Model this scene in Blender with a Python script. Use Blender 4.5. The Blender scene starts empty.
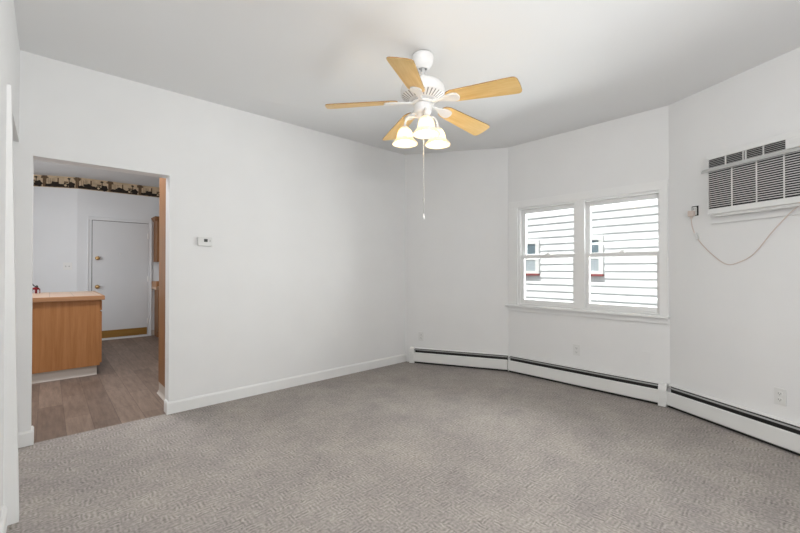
import bpy, bmesh, math, random
from mathutils import Vector, Matrix
random.seed(7)
PI = math.pi
S = bpy.context.scene
COL = S.collection
R = math.radians

# ------------------------------------------------------------------ camera
cd = bpy.data.cameras.new('camera')
cd.sensor_width = 36.0
cd.lens = 17.25
cd.clip_start = 0.02
cam = bpy.data.objects.new('camera', cd)
COL.objects.link(cam)
cam.location = (0.148, -3.72, 1.22)
cam.rotation_euler = (R(90.49), 0, R(-42.62))
S.camera = cam

# ------------------------------------------------------------------ world, sun, daylight, added fill lights, exposure
S.view_settings.view_transform = 'Standard'
S.view_settings.look = 'None'
S.view_settings.exposure = 0.16
S.view_settings.gamma = 1.0
S.view_settings.use_curve_mapping = False
wd = bpy.data.worlds.new('sky')
S.world = wd
wd.use_nodes = True
wn = wd.node_tree.nodes
wn['Background'].inputs[0].default_value = (0.90, 0.95, 1.0, 1)
wn['Background'].inputs[1].default_value = 0.28


def sun(name, d, e, col):
    l = bpy.data.lights.new(name, 'SUN')
    l.energy = e
    l.angle = R(1.0)
    l.color = col
    o = bpy.data.objects.new(name, l)
    COL.objects.link(o)
    o.rotation_euler = Vector(d).to_track_quat('-Z', 'Y').to_euler()
    o.location = (0, 0, 8)


def area(name, loc, d, sx, sy, e, col=(1, 1, 1)):
    l = bpy.data.lights.new(name, 'AREA')
    l.shape = 'RECTANGLE'
    l.size = sx
    l.size_y = sy
    l.energy = e
    l.color = col
    o = bpy.data.objects.new(name, l)
    COL.objects.link(o)
    o.location = loc
    o.rotation_euler = Vector(d).to_track_quat('-Z', 'Y').to_euler()
    return o


sun('sun', (0.62, -0.12, -0.80), 4.0, (1.0, 0.98, 0.95))
area('rear_fill', (1.5, -5.62, 1.45), (-0.15, 1, 0.25), 2.0, 1.5, 17, (0.99, 0.995, 1.0))  # added fill from behind the viewer, set in a made-up window
area('side_fill', (-0.10, -4.78, 1.45), (0.45, 0.62, 0.2), 0.95, 1.4, 14, (0.99, 0.995, 1.0))  # added fill for the right-hand walls; no known window there
area('bounce_fill_behind_viewer', (0.75, -4.1, 1.75), (-0.05, 0.30, 0.95), 0.5, 0.5, 44, (1.0, 0.995, 0.985))  # added upward fill to brighten the near ceiling; no lamp stands here
area('daylight_bay_window', (4.375, -2.06, 1.377), (-1, 0.03, 0.06), 1.38, 1.06, 60, (0.97, 0.985, 1.0))
area('kitchen_west_fill', (-1.42, 2.5, 1.55), (1, 0.25, -0.02), 1.4, 1.1, 54, (0.97, 0.985, 1.0))  # added kitchen fill in front of a solid wall; no window there
area('kitchen_overhead_fill', (0.62, 0.95, 2.70), (0, 0, -1), 0.5, 0.5, 27, (0.98, 0.98, 1.0))  # added overhead fill for the peninsula front and floor; no known fixture


# ------------------------------------------------------------------ materials
def mat(name, col, rough=0.6, metal=0.0, spec=0.3, var=0.0, scale=40.0, bump=0.0, bscale=200.0, emit=None, estr=0.0):
    m = bpy.data.materials.new(name)
    m.use_nodes = True
    nt = m.node_tree
    b = nt.nodes['Principled BSDF']
    b.inputs['Base Color'].default_value = (*col, 1)
    b.inputs['Roughness'].default_value = rough
    b.inputs['Metallic'].default_value = metal
    b.inputs['Specular IOR Level'].default_value = spec
    tc = nt.nodes.new('ShaderNodeTexCoord')
    if var > 0:
        n = nt.nodes.new('ShaderNodeTexNoise')
        n.inputs['Scale'].default_value = scale
        n.inputs['Detail'].default_value = 4
        nt.links.new(tc.outputs['Object'], n.inputs['Vector'])
        r = nt.nodes.new('ShaderNodeValToRGB')
        r.color_ramp.elements[0].position = 0.3
        r.color_ramp.elements[1].position = 0.7
        r.color_ramp.elements[0].color = (*[c * (1 - var) for c in col], 1)
        r.color_ramp.elements[1].color = (*[min(1, c * (1 + var)) for c in col], 1)
        nt.links.new(n.outputs['Fac'], r.inputs['Fac'])
        nt.links.new(r.outputs['Color'], b.inputs['Base Color'])
    if bump > 0:
        n2 = nt.nodes.new('ShaderNodeTexNoise')
        n2.inputs['Scale'].default_value = bscale
        nt.links.new(tc.outputs['Object'], n2.inputs['Vector'])
        bp = nt.nodes.new('ShaderNodeBump')
        bp.inputs['Strength'].default_value = bump
        bp.inputs['Distance'].default_value = 0.002
        nt.links.new(n2.outputs['Fac'], bp.inputs['Height'])
        nt.links.new(bp.outputs['Normal'], b.inputs['Normal'])
    if emit:
        b.inputs['Emission Color'].default_value = (*emit, 1)
        b.inputs['Emission Strength'].default_value = estr
    return m


def wood(name, c1, c2, axis='Z', scale=9.0, stretch=0.06, rough=0.45):
    m = bpy.data.materials.new(name)
    m.use_nodes = True
    nt = m.node_tree
    b = nt.nodes['Principled BSDF']
    b.inputs['Roughness'].default_value = rough
    b.inputs['Specular IOR Level'].default_value = 0.3
    tc = nt.nodes.new('ShaderNodeTexCoord')
    mp = nt.nodes.new('ShaderNodeMapping')
    sc = [scale, scale, scale]
    sc['XYZ'.index(axis)] = scale * stretch
    mp.inputs['Scale'].default_value = sc
    nt.links.new(tc.outputs['Object'], mp.inputs['Vector'])
    n = nt.nodes.new('ShaderNodeTexNoise')
    n.inputs['Scale'].default_value = 4.0
    n.inputs['Detail'].default_value = 8
    n.inputs['Roughness'].default_value = 0.65
    n.inputs['Distortion'].default_value = 0.4
    nt.links.new(mp.outputs['Vector'], n.inputs['Vector'])
    r = nt.nodes.new('ShaderNodeValToRGB')
    r.color_ramp.elements[0].position = 0.35
    r.color_ramp.elements[1].position = 0.65
    r.color_ramp.elements[0].color = (*c1, 1)
    r.color_ramp.elements[1].color = (*c2, 1)
    nt.links.new(n.outputs['Fac'], r.inputs['Fac'])
    nt.links.new(r.outputs['Color'], b.inputs['Base Color'])
    return m


def carpet_mat():
    m = bpy.data.materials.new('carpet')
    m.use_nodes = True
    nt = m.node_tree
    L = nt.links.new
    b = nt.nodes['Principled BSDF']
    b.inputs['Roughness'].default_value = 0.95
    b.inputs['Specular IOR Level'].default_value = 0.05
    tc = nt.nodes.new('ShaderNodeTexCoord')
    # slight wobble of the loops
    nz = nt.nodes.new('ShaderNodeTexNoise')
    nz.inputs['Scale'].default_value = 14
    nz.inputs['Detail'].default_value = 2
    L(tc.outputs['Object'], nz.inputs['Vector'])
    vm = nt.nodes.new('ShaderNodeVectorMath')
    vm.operation = 'MULTIPLY_ADD'
    vm.inputs[1].default_value = (0.03, 0.03, 0)
    L(nz.outputs['Color'], vm.inputs[0])
    L(tc.outputs['Object'], vm.inputs[2])

    def mapping(rot, sc):
        mp = nt.nodes.new('ShaderNodeMapping')
        mp.inputs['Rotation'].default_value = (0, 0, R(rot))
        mp.inputs['Scale'].default_value = (sc, sc, sc)
        L(vm.outputs['Vector'], mp.inputs['Vector'])
        return mp
    mp = mapping(0, 1.0)
    ck = nt.nodes.new('ShaderNodeTexChecker')
    ck.inputs['Scale'].default_value = 14
    L(mp.outputs['Vector'], ck.inputs['Vector'])
    ws = []
    for d in ('X', 'Y'):
        w = nt.nodes.new('ShaderNodeTexWave')
        w.bands_direction = d
        w.inputs['Scale'].default_value = 16
        w.inputs['Distortion'].default_value = 1.6
        w.inputs['Detail'].default_value = 2
        w.inputs['Detail Scale'].default_value = 3
        L(mp.outputs['Vector'], w.inputs['Vector'])
        ws.append(w)
    mx = nt.nodes.new('ShaderNodeMix')
    L(ck.outputs['Fac'], mx.inputs[0])
    L(ws[0].outputs['Fac'], mx.inputs[2])
    L(ws[1].outputs['Fac'], mx.inputs[3])
    # yarn speckle
    n1 = nt.nodes.new('ShaderNodeTexNoise')
    n1.inputs['Scale'].default_value = 60
    n1.inputs['Detail'].default_value = 5
    L(tc.outputs['Object'], n1.inputs['Vector'])
    # wear and soiling
    n2 = nt.nodes.new('ShaderNodeTexNoise')
    n2.inputs['Scale'].default_value = 2.0
    n2.inputs['Detail'].default_value = 7
    n2.inputs['Roughness'].default_value = 0.8
    L(tc.outputs['Object'], n2.inputs['Vector'])
    r1 = nt.nodes.new('ShaderNodeValToRGB')
    r1.color_ramp.elements[0].position = 0.36
    r1.color_ramp.elements[1].position = 0.64
    r1.color_ramp.elements[0].color = (0.300, 0.272, 0.260, 1)
    r1.color_ramp.elements[1].color = (0.395, 0.360, 0.330, 1)
    L(n2.outputs['Fac'], r1.inputs['Fac'])
    ma = nt.nodes.new('ShaderNodeMath')
    ma.operation = 'MULTIPLY_ADD'
    ma.inputs[1].default_value = 0.48
    ma.inputs[2].default_value = 0.20
    # the loops are crushed unevenly, so the weave shows in patches
    n3 = nt.nodes.new('ShaderNodeTexNoise')
    n3.inputs['Scale'].default_value = 17
    n3.inputs['Detail'].default_value = 3
    L(tc.outputs['Object'], n3.inputs['Vector'])
    r3 = nt.nodes.new('ShaderNodeMapRange')
    r3.inputs[1].default_value = 0.36
    r3.inputs[2].default_value = 0.66
    L(n3.outputs['Fac'], r3.inputs[0])
    sub = nt.nodes.new('ShaderNodeMath')
    sub.operation = 'SUBTRACT'
    sub.inputs[1].default_value = 0.5
    L(mx.outputs[0], sub.inputs[0])
    amp = nt.nodes.new('ShaderNodeMath')
    amp.operation = 'MULTIPLY_ADD'
    amp.inputs[2].default_value = 0.5
    L(sub.outputs[0], amp.inputs[0])
    L(r3.outputs[0], amp.inputs[1])
    L(amp.outputs[0], ma.inputs[0])
    mb_ = nt.nodes.new('ShaderNodeMath')
    mb_.operation = 'MULTIPLY_ADD'
    mb_.inputs[1].default_value = 1.10
    L(n1.outputs['Fac'], mb_.inputs[0])
    L(ma.outputs[0], mb_.inputs[2])
    mul = nt.nodes.new('ShaderNodeVectorMath')
    mul.operation = 'SCALE'
    L(r1.outputs['Color'], mul.inputs[0])
    L(mb_.outputs[0], mul.inputs['Scale'])
    L(mul.outputs['Vector'], b.inputs['Base Color'])
    bp = nt.nodes.new('ShaderNodeBump')
    bp.inputs['Strength'].default_value = 0.35
    bp.inputs['Distance'].default_value = 0.006
    L(mb_.outputs[0], bp.inputs['Height'])
    L(bp.outputs['Normal'], b.inputs['Normal'])
    return m


def plank_mat():
    m = bpy.data.materials.new('vinyl_plank')
    m.use_nodes = True
    nt = m.node_tree
    L = nt.links.new
    b = nt.nodes['Principled BSDF']
    b.inputs['Roughness'].default_value = 0.5
    b.inputs['Specular IOR Level'].default_value = 0.25
    tc = nt.nodes.new('ShaderNodeTexCoord')
    mp = nt.nodes.new('ShaderNodeMapping')
    mp.inputs['Rotation'].default_value = (0, 0, R(90))
    mp.inputs['Location'].default_value = (0.2, 0.07, 0)
    L(tc.outputs['Object'], mp.inputs['Vector'])
    br = nt.nodes.new('ShaderNodeTexBrick')
    br.inputs['Color1'].default_value = (0.165, 0.120, 0.095, 1)
    br.inputs['Color2'].default_value = (0.245, 0.182, 0.143, 1)
    br.inputs['Mortar'].default_value = (0.115, 0.083, 0.066, 1)
    br.inputs['Scale'].default_value = 1.0
    br.inputs['Mortar Size'].default_value = 0.0015
    br.inputs['Brick Width'].default_value = 0.72
    br.inputs['Row Height'].default_value = 0.165
    br.offset = 0.37
    L(mp.outputs['Vector'], br.inputs['Vector'])
    mp2 = nt.nodes.new('ShaderNodeMapping')
    mp2.inputs['Scale'].default_value = (14, 1.6, 1)
    L(tc.outputs['Object'], mp2.inputs['Vector'])
    n = nt.nodes.new('ShaderNodeTexNoise')
    n.inputs['Scale'].default_value = 2.2
    n.inputs['Detail'].default_value = 7
    n.inputs['Roughness'].default_value = 0.65
    L(mp2.outputs['Vector'], n.inputs['Vector'])
    ma = nt.nodes.new('ShaderNodeMath')
    ma.operation = 'MULTIPLY_ADD'
    ma.inputs[1].default_value = 1.3
    ma.inputs[2].default_value = 0.40
    L(n.outputs['Fac'], ma.inputs[0])
    mul = nt.nodes.new('ShaderNodeVectorMath')
    mul.operation = 'SCALE'
    L(br.outputs['Color'], mul.inputs[0])
    L(ma.outputs[0], mul.inputs['Scale'])
    L(mul.outputs['Vector'], b.inputs['Base Color'])
    return m


def tile_mat():
    m = bpy.data.materials.new('counter_tile')
    m.use_nodes = True
    nt = m.node_tree
    L = nt.links.new
    b = nt.nodes['Principled BSDF']
    b.inputs['Roughness'].default_value = 0.35
    tc = nt.nodes.new('ShaderNodeTexCoord')
    mp = nt.nodes.new('ShaderNodeMapping')
    mp.inputs['Location'].default_value = (0.035, 0.0, 0)
    L(tc.outputs['Object'], mp.inputs['Vector'])
    br = nt.nodes.new('ShaderNodeTexBrick')
    br.offset = 0.0
    br.inputs['Color1'].default_value = (0.64, 0.44, 0.31, 1)
    br.inputs['Color2'].default_value = (0.68, 0.48, 0.34, 1)
    br.inputs['Mortar'].default_value = (0.40, 0.27, 0.18, 1)
    br.inputs['Scale'].default_value = 1.0
    br.inputs['Mortar Size'].default_value = 0.003
    br.inputs['Brick Width'].default_value = 0.205
    br.inputs['Row Height'].default_value = 0.205
    L(mp.outputs['Vector'], br.inputs['Vector'])
    L(br.outputs['Color'], b.inputs['Base Color'])
    return m


def pane_mat(name, tint=(1, 1, 1)):
    m = bpy.data.materials.new(name)
    m.use_nodes = True
    nt = m.node_tree
    nt.nodes.remove(nt.nodes['Principled BSDF'])
    t = nt.nodes.new('ShaderNodeBsdfTransparent')
    t.inputs[0].default_value = (*tint, 1)
    g = nt.nodes.new('ShaderNodeBsdfGlossy')
    g.inputs['Roughness'].default_value = 0.02
    f = nt.nodes.new('ShaderNodeFresnel')
    f.inputs['IOR'].default_value = 1.35
    mx = nt.nodes.new('ShaderNodeMixShader')
    nt.links.new(f.outputs[0], mx.inputs[0])
    nt.links.new(t.outputs[0], mx.inputs[1])
    nt.links.new(g.outputs[0], mx.inputs[2])
    nt.links.new(mx.outputs[0], nt.nodes['Material Output'].inputs[0])
    return m


def shade_mat():
    m = bpy.data.materials.new('frosted_lamp_glass')
    m.use_nodes = True
    nt = m.node_tree
    L = nt.links.new
    nt.nodes.remove(nt.nodes['Principled BSDF'])
    tc = nt.nodes.new('ShaderNodeTexCoord')
    n = nt.nodes.new('ShaderNodeTexNoise')
    n.inputs['Scale'].default_value = 38
    n.inputs['Detail'].default_value = 3
    L(tc.outputs['Object'], n.inputs['Vector'])
    r = nt.nodes.new('ShaderNodeValToRGB')
    r.color_ramp.elements[0].position = 0.35
    r.color_ramp.elements[1].position = 0.65
    r.color_ramp.elements[0].color = (0.95, 0.84, 0.66, 1)
    r.color_ramp.elements[1].color = (0.97, 0.92, 0.82, 1)
    L(n.outputs['Fac'], r.inputs['Fac'])
    d = nt.nodes.new('ShaderNodeBsdfDiffuse')
    t = nt.nodes.new('ShaderNodeBsdfTranslucent')
    L(r.outputs['Color'], d.inputs[0])
    L(r.outputs['Color'], t.inputs[0])
    mx = nt.nodes.new('ShaderNodeMixShader')
    mx.inputs[0].default_value = 0.55
    L(d.outputs[0], mx.inputs[1])
    L(t.outputs[0], mx.inputs[2])
    L(mx.outputs[0], nt.nodes['Material Output'].inputs[0])
    return m


M_wall = mat('wall_paint', (0.80, 0.799, 0.794), 0.7, spec=0.2, var=0.012, scale=3.0, bump=0.15, bscale=120)
M_ceil = mat('ceiling_paint', (0.80, 0.80, 0.798), 0.85, spec=0.1, bump=0.1, bscale=90)
M_trim = mat('white_gloss_trim', (0.82, 0.82, 0.81), 0.35, spec=0.4)
M_vinyl = mat('white_vinyl_frame', (0.80, 0.80, 0.79), 0.4, spec=0.4)
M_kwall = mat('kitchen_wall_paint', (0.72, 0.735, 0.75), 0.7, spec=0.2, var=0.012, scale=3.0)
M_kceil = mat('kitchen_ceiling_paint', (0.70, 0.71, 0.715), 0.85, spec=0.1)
M_kdoor = mat('grey_white_door_paint', (0.66, 0.675, 0.69), 0.45, spec=0.35)
M_carpet = carpet_mat()
M_plank = plank_mat()
M_heater = mat('heater_white_enamel', (0.77, 0.77, 0.755), 0.4, spec=0.4)
M_dark = mat('dark_metal_gap_shade', (0.035, 0.033, 0.032), 0.6)
M_damper = mat('heater_damper_grey', (0.33, 0.33, 0.325), 0.5)
M_ac = mat('ac_white_plastic', (0.77, 0.77, 0.755), 0.45, spec=0.35)
M_acdark = mat('ac_filter_dark', (0.045, 0.045, 0.045), 0.9)
M_aclip = mat('ac_grey_lip', (0.50, 0.50, 0.49), 0.5)
M_black = mat('black_plastic', (0.012, 0.012, 0.012), 0.5)
M_plate = mat('cover_plate_plastic', (0.74, 0.74, 0.725), 0.4)
M_slot = mat('outlet_slot_dark', (0.22, 0.22, 0.215), 0.6)
M_beige = mat('beige_cord_plastic', (0.66, 0.565, 0.515), 0.5)
M_lcd = mat('grey_lcd', (0.07, 0.075, 0.07), 0.3)
M_fan = mat('fan_white_enamel', (0.80, 0.80, 0.80), 0.35, spec=0.45)
M_fanline = mat('fan_vent_grey', (0.25, 0.25, 0.26), 0.6)
M_blade = wood('maple_blade', (0.76, 0.49, 0.175), (0.86, 0.60, 0.26), 'X', 11, 0.05, 0.35)
M_bedge = mat('blade_dark_edge', (0.34, 0.19, 0.07), 0.5)
M_shade = shade_mat()
M_bulb = mat('lit_bulb', (1, 0.9, 0.75), 0.4, emit=(1.0, 0.84, 0.60), estr=44.0)
M_chain = mat('chain_grey_metal', (0.50, 0.49, 0.47), 0.35, metal=0.6)
M_oak = wood('oak_laminate', (0.42, 0.180, 0.060), (0.52, 0.240, 0.090), 'Z', 7, 0.05, 0.45)
M_oak2 = wood('oak_cabinet', (0.215, 0.098, 0.038), (0.285, 0.138, 0.058), 'Z', 7, 0.05, 0.45)
M_oakedge = wood('oak_edge_trim', (0.40, 0.20, 0.095), (0.50, 0.26, 0.125), 'X', 7, 0.05, 0.4)
M_tile = tile_mat()
M_cove = mat('cove_base_beige', (0.52, 0.47, 0.42), 0.5)
M_brass = mat('brass', (0.62, 0.40, 0.18), 0.3, metal=0.8)
M_kick = wood('brass_brown_kick', (0.25, 0.135, 0.03), (0.33, 0.18, 0.045), 'X', 5, 0.1, 0.4)
M_tan = mat('border_tan_paper', (0.54, 0.42, 0.285), 0.8, var=0.22, scale=11)
M_brown = mat('border_dark_print', (0.022, 0.016, 0.012), 0.8, var=0.3, scale=30)
M_brown2 = mat('border_brown_print', (0.13, 0.085, 0.05), 0.8, var=0.3, scale=30)
M_siding = mat('white_clapboard', (0.86, 0.87, 0.88), 0.6, var=0.03, scale=2)
M_nglass = mat('neighbour_glass', (0.16, 0.215, 0.25), 0.1, spec=0.6)
M_curtain = mat('pale_curtain', (0.42, 0.47, 0.50), 0.8)
M_brickred = mat('red_sill_paint', (0.30, 0.075, 0.075), 0.7)
M_redfig = mat('dark_red_glaze', (0.16, 0.008, 0.012), 0.35)
M_ground = mat('outdoor_ground', (0.13, 0.13, 0.12), 0.9, var=0.2, scale=4)
M_glass = pane_mat('window_glass', (0.97, 0.985, 0.98))


# ------------------------------------------------------------------ mesh helpers
class MB:
    def __init__(s):
        s.bm = bmesh.new()
        s.mats = []

    def mi(s, m):
        if m not in s.mats:
            s.mats.append(m)
        return s.mats.index(m)

    def _faces(s, verts, m, smooth=False):
        k = s.mi(m) if m else 0
        fs = set()
        for v in verts:
            fs.update(v.link_faces)
        for f in fs:
            f.material_index = k
            f.smooth = smooth

    def box(s, x0, x1, y0, y1, z0, z1, m=None, bev=0.0, rot=None, seg=2):
        c = Vector(((x0 + x1) / 2, (y0 + y1) / 2, (z0 + z1) / 2))
        g = bmesh.ops.create_cube(s.bm, size=1.0)
        vs = g['verts']
        bmesh.ops.scale(s.bm, vec=(abs(x1 - x0), abs(y1 - y0), abs(z1 - z0)), verts=vs)
        if bev > 0:
            es = list({e for v in vs for e in v.link_edges})
            bb = min(bev, 0.45 * min(abs(x1 - x0), abs(y1 - y0), abs(z1 - z0)))
            r = bmesh.ops.bevel(s.bm, geom=es, offset=bb, segments=seg, affect='EDGES', profile=0.6)
            vs = list({v for f in r['faces'] for v in f.verts} | {v for v in vs if v.is_valid})
        if rot is not None:
            bmesh.ops.rotate(s.bm, cent=(0, 0, 0), matrix=rot, verts=vs)
        bmesh.ops.translate(s.bm, vec=c, verts=vs)
        s._faces(vs, m)
        return vs

    def prism(s, pts, axis, a, b, m=None, smooth=False):
        """extrude a closed outline of 2-D points along an axis from a to b"""
        def P(p, t):
            if axis == 'x':
                return (t, p[0], p[1])
            if axis == 'y':
                return (p[0], t, p[1])
            return (p[0], p[1], t)
        v0 = [s.bm.verts.new(P(p, a)) for p in pts]
        v1 = [s.bm.verts.new(P(p, b)) for p in pts]
        n = len(pts)
        s.bm.faces.new(v0)
        s.bm.faces.new(v1[::-1])
        for i in range(n):
            s.bm.faces.new((v0[i], v0[(i + 1) % n], v1[(i + 1) % n], v1[i]))
        s._faces(v0 + v1, m, smooth)
        return v0 + v1

    def lathe(s, prof, seg=48, m=None, cent=(0, 0, 0), smooth=True, dark=None, matrix=None):
        """prof: list of (r, z); dark: (ring index, material, modulo) paints every other face of a band"""
        cx, cy, cz = cent
        rings = []
        for r, z in prof:
            if r < 1e-6:
                rings.append([s.bm.verts.new((cx, cy, cz + z))])
            else:
                rings.append([s.bm.verts.new((cx + r * math.cos(2 * PI * k / seg), cy + r * math.sin(2 * PI * k / seg), cz + z)) for k in range(seg)])
        k0 = s.mi(m)
        for i in range(len(rings) - 1):
            A, B = rings[i], rings[i + 1]
            for k in range(seg):
                j = (k + 1) % seg
                if len(A) == 1 and len(B) == 1:
                    continue
                if len(A) == 1:
                    f = s.bm.faces.new((A[0], B[k], B[j]))
                elif len(B) == 1:
                    f = s.bm.faces.new((A[k], B[0], A[j]))
                else:
                    f = s.bm.faces.new((A[k], B[k], B[j], A[j]))
                f.material_index = k0
                f.smooth = smooth
                if dark and i == dark[0] and k % dark[2] == 0:
                    f.material_index = s.mi(dark[1])
        vs = [v for r in rings for v in r]
        if matrix is not None:
            bmesh.ops.transform(s.bm, matrix=matrix, verts=vs)
        return vs

    def tube(s, pts, r, m=None, seg=10, caps=True):
        pts = [Vector(p) for p in pts]
        n = len(pts)
        rr = r if isinstance(r, (list, tuple)) else [r] * n
        rings = []
        up = None
        for i in range(n):
            t = (pts[min(i + 1, n - 1)] - pts[max(i - 1, 0)]).normalized()
            if up is None:
                up = t.orthogonal().normalized()
            up = (up - t * up.dot(t)).normalized()
            w = t.cross(up)
            rings.append([s.bm.verts.new(pts[i] + rr[i] * (math.cos(2 * PI * k / seg) * up + math.sin(2 * PI * k / seg) * w)) for k in range(seg)])
        for i in range(n - 1):
            for k in range(seg):
                j = (k + 1) % seg
                s.bm.faces.new((rings[i][k], rings[i][j], rings[i + 1][j], rings[i + 1][k]))
        if caps:
            s.bm.faces.new(rings[0][::-1])
            s.bm.faces.new(rings[-1])
        vs = [v for q in rings for v in q]
        s._faces(vs, m, True)
        return vs

    def ball(s, c, r, m=None, sub=2, sc=(1, 1, 1)):
        g = bmesh.ops.create_icosphere(s.bm, subdivisions=sub, radius=r)
        bmesh.ops.scale(s.bm, vec=sc, verts=g['verts'])
        bmesh.ops.translate(s.bm, vec=c, verts=g['verts'])
        s._faces(g['verts'], m, True)
        return g['verts']

    def build(s, name, m=None, parent=None, loc=None, rotz=None):
        bmesh.ops.recalc_face_normals(s.bm, faces=s.bm.faces)
        me = bpy.data.meshes.new(name)
        s.bm.to_mesh(me)
        s.bm.free()
        if not s.mats:
            s.mats = [m]
        for q in s.mats:
            me.materials.append(q)
        o = bpy.data.objects.new(name, me)
        COL.objects.link(o)
        if parent:
            o.parent = parent
        if loc is not None:
            o.location = loc
        if rotz is not None:
            o.rotation_euler = (0, 0, rotz)
        return o


def thing(name, label, cat, loc=(0, 0, 0), rz=0.0, group=None):
    o = bpy.data.objects.new(name, None)
    o.empty_display_size = 0.1
    COL.objects.link(o)
    o.location = loc
    o.rotation_euler = (0, 0, rz)
    return tag(o, label, cat, group)


def tag(o, label, cat, group=None):
    o['label'] = label
    o['category'] = cat
    if group:
        o['group'] = group
    return o


def struct(o, label=None):
    o['kind'] = 'structure'
    if label:
        o['label'] = label
    return o


def spline(pts, n=12):
    P = [Vector(p) for p in pts]
    P = [2 * P[0] - P[1]] + P + [2 * P[-1] - P[-2]]
    out = []
    for i in range(1, len(P) - 2):
        for k in range(n):
            t = k / n
            a, b, c, d = P[i - 1], P[i], P[i + 1], P[i + 2]
            out.append(0.5 * ((2 * b) + (c - a) * t + (2 * a - 5 * b + 4 * c - d) * t * t + (3 * b - a - 3 * c + d) * t ** 3))
    out.append(P[-2])
    return out


# ------------------------------------------------------------------ plan of the room
# every wall has a frame: local x runs along it to the right (seen from the room), local -y comes into the room
A = Vector((0, 0))
B = Vector((3.665, 0))
C = Vector((4.252, -1.194))
D = Vector((4.252, -2.828))
q = Vector((-0.469, -0.883)).normalized()
E_ = D + 1.33 * q
YB = -5.5
HW = 2.86
RZ_BC = math.atan2(C.y - B.y, C.x - B.x)
RZ_CD = -PI / 2
RZ_DE = math.atan2(q.y, q.x)
LBC = (C - B).length
LCD = (D - C).length


def at(P, z=0.0):
    return (P.x, P.y, z)


# floors
m = MB()
m.prism([(-0.16, 0.02), (3.74, 0.02), (4.34, -1.19), (4.34, -2.86), (E_.x + 0.06, E_.y), (E_.x + 0.06, YB - 0.05), (-0.16, YB - 0.05)], 'z', -0.08, 0.0)
struct(m.build('floor', M_carpet))
m = MB()
m.box(-1.7, 3.3, 0.02, 6.0, -0.08, -0.003)
struct(m.build('floor_kitchen', M_plank))

# walls of the room
m = MB()
m.box(-0.14, 0.07, 0, 0.14, 0, HW)
m.box(0.07, 0.91, 0, 0.14, 2.021, HW)
m.box(0.91, 3.70, 0, 0.14, 0, HW)
struct(m.build('wall_north', M_wall))


def plain_wall(name, P, rz, L0, L1, holes=(), th=0.14):
    m = MB()
    xs = L0
    for (a, b, z0, z1) in holes:
        m.box(xs, a, 0, th, 0, HW)
        m.box(a, b, 0, th, 0, z0)
        m.box(a, b, 0, th, z1, HW)
        xs = b
    m.box(xs, L1, 0, th, 0, HW)
    return struct(m.build(name, M_wall, None, at(P), rz))


plain_wall('wall_northeast', B, RZ_BC, 0, LBC)
WIN = (0.132, 1.600, 0.806, 1.948)
XR = 1.560
plain_wall('wall_east', C, RZ_CD, 0, LCD, [WIN], 0.10)
plain_wall('wall_southeast', D, RZ_DE, 0, 1.33)
plain_wall('wall_south_east_end', E_, RZ_CD, 0, E_.y - YB).name = 'wall_far_east'
m = MB()
m.box(-0.14, 0.5, YB - 0.14, YB, 0, HW)
m.box(0.5, 3.3, YB - 0.14, YB, 0, 0.65)
m.box(0.5, 3.3, YB - 0.14, YB, 2.25, HW)
m.box(3.3, E_.x + 0.1, YB - 0.14, YB, 0, HW)
struct(m.build('wall_south', M_wall))
m = MB()
m.box(-0.12, 0, YB, -5.3, 0, HW)
m.box(-0.12, 0, -5.3, -4.25, 0, 0.7)
m.box(-0.12, 0, -5.3, -4.25, 2.2, HW)
m.box(-0.12, 0, -4.25, -1.0, 0, HW)
m.box(-0.12, 0, -1.0, 0.0, 2.10, HW)
struct(m.build('wall_west', M_wall))

# ceiling: an old, slightly uneven slab
m = MB()
cz = [(-0.1, 0.06, 2.741), (3.70, 0.06, 2.761), (4.32, -1.17, 2.703), (4.32, -2.86, 2.699), (E_.x + 0.06, E_.y, 2.697), (E_.x + 0.06, YB - 0.08, 2.697), (-0.1, YB - 0.08, 2.70)]
lo = [m.bm.verts.new(p) for p in cz]
hi = [m.bm.verts.new((p[0], p[1], 2.90)) for p in cz]
for t in ((0, 1, 2), (0, 2, 3), (0, 3, 4), (0, 4, 6), (4, 5, 6)):
    m.bm.faces.new([lo[i] for i in t])
m.bm.faces.new(hi)
for i in range(7):
    m.bm.faces.new((lo[i], lo[(i + 1) % 7], hi[(i + 1) % 7], hi[i]))
struct(m.build('ceiling', M_ceil))

# kitchen shell beyond the doorway
KY = 4.66
kc = Vector((0.515, KY))
m = MB()
m.box(kc.x, 3.3, KY, KY + 0.12, 0, HW)
struct(m.build('wall_kitchen_north', M_kwall))
RZ_K = -R(24)
m = MB()
m.box(-2.2, 0, 0, 0.12, 0, HW)
struct(m.build('wall_kitchen_northwest', M_kwall, None, (kc.x, kc.y, 0), RZ_K))
m = MB()
m.box(-1.62, -1.5, 0.14, 5.8, 0, HW)
struct(m.build('wall_kitchen_west', M_kwall))
m = MB()
m.box(3.18, 3.3, 0.14, KY, 0, HW)
struct(m.build('wall_kitchen_east', M_kwall))
m = MB()
m.box(-1.62, 3.3, 0.10, 5.9, 2.772, 2.90)
struct(m.build('ceiling_kitchen', M_kceil))
m = MB()
m.box(-1.62, -0.14, 0.02, 0.14, 0, HW)
m.box(3.70, 3.80, 0.02, 0.14, 0, HW)
struct(m.build('wall_kitchen_south', M_kwall))

# baseboards
def base_profile(t=0.015, h=0.102):
    return [(0, 0), (-t, 0), (-t, h - 0.014), (-t + 0.005, h - 0.004), (-t + 0.009, h), (0, h)]


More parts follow.
